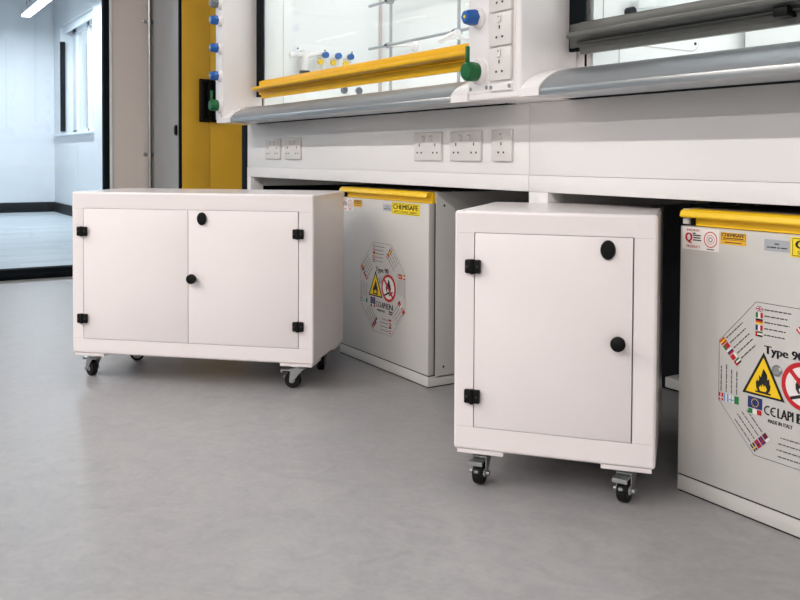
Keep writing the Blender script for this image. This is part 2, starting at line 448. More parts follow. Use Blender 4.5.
def bench(label, x0, x1, legs, plates, endpanel=False):
    off = ((x0 + x1) / 2, 1.8, 0)
    t = thing('laboratory_bench', label, 'bench', off, group='fume hood benches')
    b = B(off); b.box(x0, x1, YP, YP + 0.018, 0.664, 0.8495, M['white'], 0.0008); b.done('service_panel', t)
    b = B(off); b.box(x0, x1, YP - 0.0015, YP + 0.03, 0.621, 0.6632, M['white'], 0.0012); b.done('front_rail', t)
    for lx0, lx1 in legs:
        b = B(off); b.box(lx0, lx1, YP - 0.0012, YP + 0.058, 0.0, 0.6205, M['white'], 0.001)
        b.box(lx0 + 0.004, lx1 - 0.004, 2.13, 2.19, 0.0, 0.62, M['white'], 0.001)
        b.box(lx0 + 0.006, lx1 - 0.006, YP + 0.058, 2.13, 0.58, 0.62, M['white'], 0.001); b.done('leg', t)
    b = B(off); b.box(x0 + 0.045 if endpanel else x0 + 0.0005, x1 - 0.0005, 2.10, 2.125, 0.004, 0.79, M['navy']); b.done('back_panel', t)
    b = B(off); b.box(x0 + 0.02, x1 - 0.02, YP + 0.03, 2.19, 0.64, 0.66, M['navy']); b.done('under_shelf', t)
    b = B(off); b.box(x0, x1, YP + 0.031, 2.19, 0.80, 0.848, M['white'], 0.002); b.done('worktop', t)
    for px0, px1, g in plates: socket(t, off, px0, px1, 0.7415, YP, gang=g)
    if endpanel:
        b = B(off); b.box(x0 - 0.068, x0 - 0.002, YP, 2.19, 0.0, 0.8495, M['frame'], 0.002); b.done('end_panel', t)
    return t
bench('white bench under the yellow sash fume hood with five sockets along its panel', -3.636, -1.7315, ((-3.636, -3.596),),
      ((-3.42, -3.274, 2), (-3.226, -3.08, 2), (-2.265, -2.119, 2), (-2.073, -1.927, 2), (-1.879, -1.793, 1)), True)
bench('white bench under the grey sash fume hood with a plain panel', -1.7295, 0.14, ((-1.7295, -1.657), (0.09, 0.14)), ())

# pale cable trunking low on the back of the bench space
b = B(); b.box(-1.755, -0.45, 2.03, 2.09, 0.03, 0.062, M['cab'], 0.004)
for x in (-1.6, -1.0, -0.5): b.box(x - 0.02, x + 0.02, 2.04, 2.08, 0.0, 0.031, M['white'], 0.002)
o = b.done('cable_trunking'); o['label'] = 'low pale trunking at the back of the dark space between the cart and right cabinet'; o['category'] = 'trunking'

# ------------------------------------------------------------------ fume hoods
def arc_profile(dz=0.0, dy=0.0):
    pts = []
    for k in range(9):
        a = math.radians(18 + 72 * k / 8); s0 = math.sin(math.radians(18)); c0 = math.cos(math.radians(18))
        pts.append((YG - (YG - YS - dy) * math.cos(a) / c0, 0.866 + dz + (0.921 - 0.866) * (math.sin(a) - s0) / (1 - s0)))
    return pts
def knob_base(b, x, z, m): b.lathe([(0.026, 0), (0.026, 0.006), (0.022, 0.012), (0.016, 0.016)], m, Matrix.Translation((x, YS - 0.001, z)) @ Matrix.Rotation(PI / 2, 4, 'X'))
def tap_knob(parent, off, x, z, m):
    k = B(off); T = Matrix.Translation((x, YS - 0.001, z)) @ Matrix.Rotation(PI / 2, 4, 'X')
    # fluted tapered handle
    n = 40; rings = [(0.012, 0.012), (0.019, 0.015), (0.020, 0.023), (0.0165, 0.043), (0.013, 0.047)]
    bb = bmesh.new(); R_ = []
    for r, h in rings:
        R_.append([bb.verts.new((r * (1 + 0.07 * math.cos(6 * 2 * PI * i / n)) * math.cos(2 * PI * i / n), r * (1 + 0.07 * math.cos(6 * 2 * PI * i / n)) * math.sin(2 * PI * i / n), h)) for i in range(n)])
    for a, c in zip(R_, R_[1:]):
        for i in range(n): bb.faces.new((a[i], a[(i + 1) % n], c[(i + 1) % n], c[i]))
    bb.faces.new(R_[0][::-1]); bb.faces.new(R_[-1])
    k.add(bb, m, True, T)
    k.lathe([(0.004, 0.0471), (0.004, 0.0476), (0, 0.0476)], M['lightyellow'] if m is M['blue'] else M['black'], T, 20)
    o = k.done('valve_knob', parent)
    c = B(off); knob_base(c, x, z, M['moulded']); c.done('knob_collar', o)
def lever_knob(parent, off, x, z):
    k = B(off); T = Matrix.Translation((x, YS - 0.001, z)) @ Matrix.Rotation(PI / 2, 4, 'X')
    k.lathe([(0.016, 0.012), (0.0235, 0.015), (0.0245, 0.030), (0.0235, 0.042), (0.019, 0.048), (0, 0.049)], M['green'], T)
    k.box(x - 0.004, x + 0.004, YS - 0.046, YS - 0.036, z + 0.015, z + 0.062, M['green'], 0.002)
    o = k.done('gas_valve', parent)
    c = B(off); c.lathe([(0.031, 0), (0.031, 0.008), (0.027, 0.014), (0.016, 0.016)], M['moulded'], T); c.done('knob_collar', o)

def sash_handle(b, x0, x1, m):
    pr = [(YG, 0.954), (YG - 0.012, 0.954), (YG - 0.014, 0.966), (YG - 0.020, 0.976), (YG - 0.032, 0.984), (YG - 0.050, 0.986), (YG - 0.056, 0.989),
          (YG - 0.058, 0.993), (YG - 0.056, 0.998), (YG - 0.050, 1.001), (YG - 0.030, 1.003), (YG - 0.020, 1.007), (YG - 0.016, 1.013), (YG - 0.015, 1.026), (YG - 0.012, 1.029), (YG, 1.029)]
    b.prism(pr, 'x', x0, x1, m)
    b.box(x0 - 0.042, x0 + 0.01, YG - 0.006, YG - 0.0005, 0.972, 1.0288, m, 0.001)
    b.box(x0 + 0.01, x1 - 0.01, YG - 0.030, YG - 0.018, 0.9765, 0.9800, m, 0.0015)

def hood(label, x0, x1, pil, interior, handle_m, sash_x0, sash_x1, cap_x, steel_x, knobs, levers, handle_in, group='fume hoods'):
    off = ((x0 + x1) / 2, 1.75, 0.9)
    t = thing('fume_hood', label, 'fume hood', off, group=group)
    ix0, ix1 = interior
    # casing: side walls, back, roof, header
    b = B(off)
    b.box(x0, ix0 - 0.001, YG + 0.03, 2.18, 0.8502, 2.5, M['moulded']); b.box(ix1 + 0.001, x1, YG + 0.03, 2.18, 0.8502, 2.5, M['moulded'])
    b.box(ix0, ix1, 2.155, 2.18, 0.8502, 2.5, M['moulded']); b.box(x0, x1, YG - 0.06, 2.18, 2.5, 2.6, M['moulded'])
    b.box(pil[1] - 0.02, x1, YG - 0.06, YG + 0.03, 2.05, 2.5, M['moulded'], 0.004)
    b.done('casing', t)
    b = B(off)
    b.box(ix0, ix0 + 0.006, YG + 0.03, 2.09, 0.8502, 2.45, M['liner']); b.box(ix1 - 0.006, ix1, YG + 0.03, 2.09, 0.8502, 2.45, M['liner'])
    b.box(ix0 + 0.006, ix1 - 0.006, 2.082, 2.09, 0.93, 2.40, M['liner'])
    b.box(ix0 + 0.006, ix1 - 0.006, YG + 0.03, 2.14, 2.45, 2.46, M['liner'])
    b.box(ix0 + 0.006, ix0 + 0.0075, YG + 0.115, YG + 0.117, 0.90, 2.45, M['seam'])
    b.box(ix0 + 0.006, ix0 + 0.011, 2.068, 2.082, 0.93, 2.40, M['seam'])
    b.done('liner', t)
    b = B(off); b.box(ix0 + 0.006, ix1 - 0.006, YG + 0.02, 2.08, 0.8502, 0.915, M['liner'], 0.003); b.done('work_surface', t)
    b = B(off); b.box(ix0 + 0.3, ix1 - 0.3, YG + 0.12, YG + 0.28, 2.435, 2.449, M['hoodlamp']); hl = b.done('hood_lamp', t)
    area('light_source', hl, ((ix0 + ix1) / 2 - off[0], YG + 0.20 - off[1], 2.433 - off[2]), ix1 - ix0 - 0.62, 0.15, 8, (250, 252, 255))
    # front pillar
    b = B(off)
    b.box(pil[0], pil[1], YS, YG + 0.03, 0.8502, 2.5, M['moulded'], 0.006, 3)
    for k in range(2): pass
    p = b.done('pillar', t)
    b = B(off)
    kx0, kx1 = pil[2]
    b.box(kx0 + 0.003, kx1 - 0.003, YS - 0.0025, YS + 0.002, 0.868, 2.2, M['moulded'], 0.001)
    for x in (kx0 + 0.012, kx1 - 0.012): b.lathe([(0.005, 0), (0.005, 0.0016), (0.002, 0.0022)], M['zinc'], Matrix.Translation((x, YS - 0.002, 0.88)) @ Matrix.Rotation(PI / 2, 4, 'X'), 12)
    b.done('control_panel', p)
    for x, z, m in knobs: tap_knob(t, off, x, z, m)
    for x, z in levers: lever_knob(t, off, x, z)
    # airfoil sill with white end caps
    def sill(b, a0, a1, m, grow=0.0):
        pr = [(1.44, 0.8503), (1.44, 0.87), (YG + 0.005, 0.90), (YG + 0.005, 0.921)] + [(y - grow, z + grow) for y, z in arc_profile()[::-1]] + [(YS - grow, 0.8503)]
        b.prism(pr, 'x', a0, a1, m, smooth=True)
    b = B(off); sill(b, steel_x[0], steel_x[1], M['steel'])
    b.box(steel_x[0], steel_x[1], YS - 0.0015, YS + 0.004, 0.8505, 0.8665, M['lip'], 0.0012)
    b.done('airfoil_sill', t)
    b = B(off); b.box(pil[1] + 0.001, x1 - 0.01, 1.4405, YG + 0.029, 0.8506, 0.866, M['frame']); b.done('sill_gap_shade', t)  # black strip stands in for the dark gap under the sill
    for a0, a1 in cap_x:
        b = B(off); sill(b, a0, a1, M['moulded'], 0.003); b.done('sill_end_cap', t)
    # sash
    b = B(off)
    b.box(sash_x0 - 0.045, sash_x0 + 0.02, YG + 0.0, YG + 0.012, 0.965, 2.05, M['frame'])
    sf = b.done('sash_track', t); b = B(off)
    b.box(sash_x1 - 0.02, sash_x1 + 0.045, YG + 0.0, YG + 0.012, 0.965, 2.05, M['frame'])
    b.done('sash_track', t)
    b = B(off); b.box(sash_x0 + 0.0205, sash_x0 + 0.024, YG, YG + 0.004, 0.922, 0.964, M['frame']); b.done('track_gasket', sf)
    b = B(off); b.box(sash_x0 + 0.021, sash_x1 - 0.021, YG + 0.004, YG + 0.010, 1.0, 2.05, M['glass']); g = b.done('sash_pane', t)
    b = B(off); sash_handle(b, sash_x0 + handle_in, sash_x1 + 0.02, handle_m); b.done('sash_handle', t)
    return t, off

LH, LO = hood('white fume hood with a yellow sash handle, at the glazed end', -3.602, -1.80, (-3.600, -3.516, (-3.600, -3.516)), (-3.50, -1.83), M['sash'],
          -3.475, -1.85, ((-3.515, -3.428), (-1.856, -1.785)), (-3.4275, -1.8565),
          [(-3.542, 1.355, M['greyknob']), (-3.542, 1.284, M['blue']), (-3.542, 1.167, M['blue']), (-3.542, 1.050, M['blue'])], [(-3.542, 0.925)], 0.045)
RH, RO = hood('white fume hood with a grey sash handle and a socket column on its pillar', -1.784, 0.14, (-1.782, -1.578, (-1.782, -1.693)), (-1.532, 0.10), M['greysash'],
          -1.545, 0.06, ((-1.577, -1.512), ), (-1.5115, 0.14),
          [(-1.736, 1.054, M['blue']), (-1.736, 1.170, M['blue']), (-1.736, 1.286, M['blue'])], [(-1.732, 0.920)], 0.018)
# socket column on the middle pillar
b = B(RO); b.box(-1.692, -1.598, YS - 0.002, YS + 0.001, 0.866, 2.0, M['moulded'], 0.001); scp = b.done('socket_panel', RH)
for k in range(5):
    zc = 0.9335 + 0.0825 * k
    socket(RH, RO, -1.688, -1.603, zc, YS - 0.002, gang=1, h=0.0795)
b = B(RO); b.box(-1.686, -1.604, YS - 0.008, YS - 0.0005, 0.869, 0.888, M['moulded'], 0.002)
for x in (-1.680, -1.610): b.lathe([(0.005, 0), (0.005, 0.0016), (0.002, 0.0022)], M['zinc'], Matrix.Translation((x, YS - 0.008, 0.8785)) @ Matrix.Rotation(PI / 2, 4, 'X'), 12)
b.done('blank_plate', RH)
b = B(RO); b.box(-0.995, -0.965, YG - 0.045, YG - 0.012, 0.966, 0.986, M['black'], 0.003); b.done('sash_stop', RH)

# services on the left side wall of the left hood
X = -3.494
b = B(LO)
b.box(X, X + 0.002, 1.64, 1.95, 1.09, 1.205, M['liner'], 0.0008)
for y in (1.654, 1.787, 1.925): b.lathe([(0.004, 0), (0.004, 0.002), (0, 0.003)], M['slot'], Matrix.Translation((X + 0.002, y, 1.185)) @ Matrix.Rotation(PI / 2, 4, 'Y'), 12)
b.done('service_plate', LH)
for y, c in ((1.762, 'pyellow'), (1.826, 'pyellow'), (1.888, 'pyellow')):
    b = B(LO)
    b.rod((X, y, 1.155), (X + 0.05, y, 1.155), 0.012, M['moulded']); b.rod((X + 0.04, y, 1.155), (X + 0.04, y, 1.07), 0.011, M['moulded'])
    b.rod((X + 0.04, y - 0.02, 1.128), (X + 0.055, y - 0.02, 1.128), 0.012, M[c])
    b.rod((X + 0.04, y, 1.07), (X + 0.04, y, 1.045), 0.007, M['rod'])
    o = b.done('gas_outlet', LH)
    b = B(LO); b.rod((X + 0.05, y, 1.158), (X + 0.068, y, 1.158), 0.014, M['blue']); b.done('outlet_knob', o)
b = B(LO)
b.rod((X, 1.67, 1.162), (X + 0.05, 1.67, 1.162), 0.016, M['moulded']); b.rod((X + 0.04, 1.67, 1.17), (X + 0.04, 1.67, 1.085), 0.016, M['moulded'])
b.rod((X + 0.04, 1.60, 1.148), (X + 0.04, 1.665, 1.158), 0.011, M['moulded']); b.rod((X + 0.04, 1.675, 1.150), (X + 0.04, 1.76, 1.172), 0.012, M['moulded'])
b.rod((X + 0.04, 1.67, 1.085), (X + 0.04, 1.67, 1.072), 0.022, M['black'])
b.done('water_tap', LH)
for y in (1.886, 1.963):
    b = B(LO); b.lathe([(0.017, 0), (0.017, 0.006), (0.011, 0.008), (0.011, 0.003), (0, 0.003)], M['greyknob'], Matrix.Translation((X, y, 1.013)) @ Matrix.Rotation(PI / 2, 4, 'Y')); b.done('cable_port', LH)
# lattice rods at the back of the left hood
for x in (-3.274, -2.766, -2.26):
    b = B(LO); b.rod((x, 2.0, 0.915), (x, 2.0, 1.75), 0.0065, M['rod']); b.done('lattice_rod', LH)
for z in (1.20, 1.393, 1.60):
    b = B(LO); b.rod((-3.44, 1.987, z), (-2.0, 1.987, z), 0.0065, M['rod']); b.done('lattice_rod', LH)
for x in (-3.274, -2.766):
    for z in (1.20, 1.393):
        b = B(LO); b.box(x - 0.013, x + 0.013, 1.978, 2.010, z - 0.012, z + 0.012, M['rod'], 0.004)
        b.rod((x - 0.002, 1.97, z), (x - 0.002, 1.982, z), 0.005, M['slot']); b.done('rod_clamp', LH)
b = B(LO); b.rod((-3.265, 2.0, 1.196), (-3.20, 2.07, 1.196), 0.006, M['moulded']); b.lathe([(0.026, 0), (0.026, 0.006), (0.015, 0.02)], M['moulded'], Matrix.Translation((-3.20, 2.081, 1.196)) @ Matrix.Rotation(PI / 2, 4, 'X')); b.done('rod_support', LH)
b = B(LO); b.rod((-2.82, 1.95, 1.165), (-2.70, 1.95, 1.185), 0.013, M['moulded']); b.rod((-2.76, 1.95, 1.175), (-2.76, 2.081, 1.175), 0.008, M['moulded']); b.done('rod_support', LH)
# access plate and reflection bar on the left wall of the right hood
X = -1.5255
def rrect(y0, y1, z0, z1, r, n=6):
    pts = []
    for cx_, cy_, a0 in ((y1 - r, z1 - r, 0), (y0 + r, z1 - r, 90), (y0 + r, z0 + r, 180), (y1 - r, z0 + r, 270)):
        for k in range(n + 1):
            a = math.radians(a0 + 90 * k / n); pts.append((cx_ + r * math.cos(a), cy_ + r * math.sin(a)))
    return pts
b = B(RO); b.prism(rrect(1.53, 1.878, 0.987, 1.24, 0.03), 'x', X - 0.001, X + 0.0008, M['seam']); b.prism(rrect(1.532, 1.876, 0.989, 1.238, 0.029), 'x', X - 0.001, X + 0.0016, M['liner'])
b.lathe([(0.004, 0), (0.004, 0.002), (0, 0.003)], M['slot'], Matrix.Translation((X + 0.0016, 1.861, 1.008)) @ Matrix.Rotation(PI / 2, 4, 'Y'), 12)
b.done('access_plate', RH)
b = B(RO); b.box(X + 0.0016, X + 0.03, 1.62, 1.86, 1.074, 1.094, M['liner'], 0.003, mtx=Matrix.Translation((0, 1.62, 1.08)) @ Matrix.Rotation(0.14, 4, 'X') @ Matrix.Translation((0, -1.62, -1.08)))  # pale bar modelled in place of a lamp reflection
b.rod((X + 0.0016, 1.612, 1.066), (X + 0.02, 1.612, 1.066), 0.012, M['black']); b.done('reflection_bar_and_stud', RH)
b = B(RO); b.box(-1.50, 0.08, 2.03, 2.081, 0.965, 1.25, M['liner'], 0.006); b.done('rear_baffle', RH)

# ------------------------------------------------------------------ wheeled white cabinets
def caster(root, x, y, ang, plate_z=0.077):
    T = Matrix.Translation((x, y, 0)) @ Matrix.Rotation(ang, 4, 'Z')
    def TB(b, *a, **k): b.box(*a, mtx=T, **k)
    b = B()
    TB(b, -0.024, 0.024, -0.022, 0.022, plate_z - 0.004, plate_z, M['zinc'], bev=0.001)
    b.lathe([(0.017, 0.062), (0.019, 0.066), (0.019, plate_z - 0.004)], M['zinc'], T)
    TB(b, -0.019, 0.024, -0.0165, 0.0165, 0.058, 0.0625, M['zinc'], bev=0.0015)
    for s_ in (-1, 1):
        y0 = s_ * 0.0153
        b.prism([(-0.017, 0.061), (0.021, 0.061), (0.0245, 0.028), (0.021, 0.0195), (0.014, 0.0195), (0.0095, 0.026)], 'y', y0 - 0.0012, y0 + 0.0012, M['zinc'], mtx=T)
    b.lathe([(0.006, -0.022), (0.006, 0.022)], M['zinc'], T @ Matrix.Translation((0.017, 0, 0.025)) @ Matrix.Rotation(PI / 2, 4, 'X'), 12)
    c = b.done('caster', root)
    b = B(); W = T @ Matrix.Translation((0.017, 0, 0.025)) @ Matrix.Rotation(PI / 2, 4, 'X')
    b.lathe([(0.018, -0.0105), (0.0225, -0.0105), (0.025, -0.007), (0.025, 0.007), (0.0225, 0.0105), (0.018, 0.0105), (0.018, 0.009), (0.018, -0.009)], M['rubber'], W)
    b.lathe([(0.008, -0.0125), (0.010, -0.009), (0.0178, -0.0085), (0.0178, 0.0085), (0.010, 0.009), (0.008, 0.0125)], M['core'], W)
    b.done('wheel', c)
    b = B(); TB(b, 0.016, 0.052, -0.016, 0.016, 0.054, 0.0575, M['zinc'], bev=0.0015)
    TB(b, 0.046, 0.052, -0.016, 0.016, 0.048, 0.056, M['zinc'], bev=0.0015)
    TB(b, 0.036, 0.046, -0.005, 0.005, 0.030, 0.037, M['zinc'], bev=0.002)
    b.done('brake_pedal', c)

def cart(label, o2, ang, w, d, doors, ztop, zbot, dz0, dz1, hinges, locks, knobs, angs):
    e = Vector((math.cos(ang), math.sin(ang), 0)); n = Vector((-math.sin(ang), math.cos(ang), 0))
    root = thing('wheeled_cabinet', label, 'cabinet', Vector((o2[0], o2[1], 0)) + e * w / 2 + n * d / 2, ang, 'white wheeled cabinets')
    off = (w / 2, d / 2, 0)
    # carcass: rounded box, front face inset to the door opening
    bm = bmesh.new(); bmesh.ops.create_cube(bm, size=1)
    for v in bm.verts: v.co = Vector((w / 2 + v.co.x * w, d / 2 + v.co.y * d, (ztop + zbot) / 2 + v.co.z * (ztop - zbot)))
    bmesh.ops.bevel(bm, geom=bm.edges[:], offset=0.007, segments=4, profile=0.5, affect='EDGES')
    bm.normal_update()
    f = min(bm.faces, key=lambda f: f.calc_center_median().y - f.calc_area())
    bmesh.ops.inset_region(bm, faces=[f], thickness=0.02)
    ox0, ox1 = doors[0][0] - 0.0012, doors[-1][1] + 0.0012
    for v in f.verts:
        v.co.x = ox0 if v.co.x < w / 2 else ox1
        v.co.z = dz0 - 0.0012 if v.co.z < (ztop + zbot) / 2 else dz1 + 0.0012
    r = bmesh.ops.extrude_face_region(bm, geom=[f])
    vs = [g for g in r['geom'] if isinstance(g, bmesh.types.BMVert)]
    for v in vs: v.co.y += 0.024
    bmesh.ops.delete(bm, geom=[f], context='FACES')
    bmesh.ops.recalc_face_normals(bm, faces=bm.faces[:])
    b = B(off); b.add(bm, M['cart'], True)
    for z in (dz0, dz1):   # faint joints of the face frame
        for x0, x1 in ((0.008, ox0 - 0.001), (ox1 + 0.001, w - 0.008)): b.box(x0, x1, -0.00015, 0.001, z - 0.0004, z + 0.0004, M['seam'])
    cc = b.done('carcass', root); cc.modifiers.new('weighted_normals', 'WEIGHTED_NORMAL').keep_sharp = True
    dobj = []
    for x0, x1 in doors:
        b = B(off); b.box(x0 + 0.0006, x1 - 0.0016, 0.0, 0.018, dz0, dz1, M['cart'], 0.0008); dobj.append(b.done('door', root))
    for k, x, z in locks:
        b = B(off)
        T = Matrix.Translation((x, 0, z)) @ Matrix.Rotation(PI / 2, 4, 'X') @ Matrix.Diagonal((1, 1.33, 1, 1))
        b.lathe([(0.0148, 0), (0.0148, 0.006), (0.0132, 0.009), (0.009, 0.0098), (0, 0.0098)], M['black'], T, 40)
        b.done('lock', dobj[k])
    for k, x, z in knobs:
        b = B(off); T = Matrix.Translation((x, 0, z)) @ Matrix.Rotation(PI / 2, 4, 'X')
        b.lathe([(0.009, 0), (0.008, 0.010), (0.0145, 0.013), (0.0152, 0.018), (0.0145, 0.024), (0.011, 0.0265), (0, 0.027)], M['black'], T, 40)
        b.done('knob', dobj[k])
    for x, z in hinges:
        b = B(off); b.box(x - 0.0162, x - 0.0005, -0.011, -0.0002, z - 0.0145, z + 0.0145, M['black'], 0.003)
        b.box(x + 0.0005, x + 0.0175, -0.011, -0.0002, z - 0.0145, z + 0.0145, M['black'], 0.003)
        b.rod((x, -0.009, z - 0.0155), (x, -0.009, z + 0.0155), 0.0045, M['black'])
        for s_ in (-1, 1): b.lathe([(0.003, 0), (0.0025, 0.0006), (0, 0.0006)], M['slot'], Matrix.Translation((x + s_ * 0.011, -0.011, z)) @ Matrix.Rotation(PI / 2, 4, 'X'), 10)
        b.done('hinge', root)
    i = 0
    for x0 in (0.007, w - 0.107):
        for y0 in (0.005, d - 0.105):
            b = B(off); b.box(x0, x0 + 0.1, y0, y0 + 0.1, 0.077, zbot + 0.0005, M['cart'], 0.0015); b.done('mounting_plate', root)
            px_, py_, an_ = angs[i]
            caster(root, px_ - w / 2, py_ - d / 2, an_); i += 1
    return root
cart('wide white wheeled cabinet with two doors, at the left on the grey floor', (-2.8679, 0.5768), 0.8177, 0.7925, 0.352,
     ((0.0405, 0.3925), (0.3925, 0.7455)), 0.5958, 0.0863, 0.134, 0.5435,
     ((0.0385, 0.472), (0.0385, 0.1975), (0.745, 0.4775), (0.745, 0.200)), ((1, 0.4385, 0.518),), ((1, 0.4105, 0.3345),), ((0.042, 0.057, 2.52), (0.055, 0.28, 0.6), (0.727, 0.058, 3.2), (0.735, 0.28, 2.0)))
cart('narrow white wheeled cabinet with one door, standing nearer between the two grey cabinets', (-1.502, 1.0785), 0.689, 0.4151, 0.3957,
     ((0.044, 0.369),), 0.5958, 0.0863, 0.137, 0.549,
     ((0.041, 0.4785), (0.041, 0.203)), ((0, 0.319, 0.5235),), ((0, 0.3415, 0.338),), ((0.050, 0.063, -1.67), (0.055, 0.34, 0.4), (0.358, 0.0615, -1.82), (0.36, 0.34, 2.4)))

# ------------------------------------------------------------------ grey under-bench safety cabinets
FLAME = [(-.30, 0), (-.42, .15), (-.45, .35), (-.36, .55), (-.33, .42), (-.25, .5), (-.27, .7), (-.15, .62), (-.08, .8), (0, 1), (.03, .78), (.12, .9), (.14, .68), (.24, .75), (.25, .55), (.36, .62), (.34, .42), (.45, .35), (.42, .15), (.3, 0)]
INNER = [(-.18, .05), (-.25, .2), (-.15, .37), (-.1, .25), (-.02, .45), (.06, .28), (.13, .4), (.24, .2), (.16, .05)]
FLAGS = [
    [('uk',), ('v', 'pgreen', 'pwhite', 'pred'), ('h', 'pblack', 'pred', 'pyellow'), ('v', 'pblue', 'pwhite', 'pred'), ('uae',)],
    [('h', 'pred', 'pyellow', 'pred'), ('v', 'pgreen', 'pred', 'pred'), ('h', 'pwhite', 'pblue', 'pred'), ('v', 'pred', 'pred', 'pwhite'), ('uae',)],
    [('x', 'pred', 'pwhite'), ('h', 'plblue', 'pwhite', 'plblue'), ('x', 'pwhite', 'plblue'), ('h', 'pgreen', 'pgreen', 'pgreen')],
    [('x', 'pblue', 'pyellow'), ('x', 'pred', 'pblue'), ('x', 'pblue', 'pred'), ('v', 'pwhite', 'pmaroon', 'pmaroon')],
    [('h', 'pred', 'pwhite', 'pred'), ('h', 'pwhite', 'pgreen', 'pred'), ('uae',), ('h', 'pwhite', 'pred', 'pred')],
    [('v', 'pred', 'pred', 'pred'), ('h', 'pred', 'pwhite', 'pgreen'), ('h', 'pwhite', 'pwhite', 'pred'), ('h', 'pred', 'pred', 'pblack')],
    [('v', 'pred', 'pwhite', 'pred'), ('h', 'pwhite', 'pred', 'pred'), ('v', 'pblack', 'pyellow', 'pred'), ('h', 'pred', 'pwhite', 'plblue')],
    [('h', 'pred', 'pwhite', 'pblue'), ('v', 'pblue', 'pyellow', 'pred'), ('h', 'pyellow', 'pgreen', 'pred'), ('h', 'pred', 'pwhite', 'pred')],
]
def flag(p, u, v, spec, w=0.0155, h=0.0102):
    k = 1
    if spec[0] in 'hv':
        for i in range(3):
            m = M[spec[1 + i]]
            if spec[0] == 'h': p.rect(u, u + w, v - h * (i + 1) / 3, v - h * i / 3, m, k)
            else: p.rect(u + w * i / 3, u + w * (i + 1) / 3, v - h, v, m, k)
    elif spec[0] == 'x':
        p.rect(u, u + w, v - h, v, M[spec[1]], k)
        p.rect(u + w * .3, u + w * .45, v - h, v, M[spec[2]], k + 1); p.rect(u, u + w, v - h * .6, v - h * .4, M[spec[2]], k + 1)
    elif spec[0] == 'uk':
        p.rect(u, u + w, v - h, v, M['pblue'], k)
        for a, c in (((u, v), (u + w, v - h)), ((u, v - h), (u + w, v))): p.line(a, c, 0.0018, M['pwhite'], k + 1)
        p.rect(u, u + w, v - h * .68, v - h * .32, M['pwhite'], k + 2); p.rect(u + w * .38, u + w * .62, v - h, v, M['pwhite'], k + 2)
        p.rect(u, u + w, v - h * .6, v - h * .4, M['pred'], k + 3); p.rect(u + w * .44, u + w * .56, v - h, v, M['pred'], k + 3)
    else:
        for i, m in enumerate(('pgreen', 'pwhite', 'pblack')): p.rect(u + w * .28, u + w, v - h * (i + 1) / 3, v - h * i / 3, M[m], k)
        p.rect(u, u + w * .28, v - h, v, M['pred'], k)

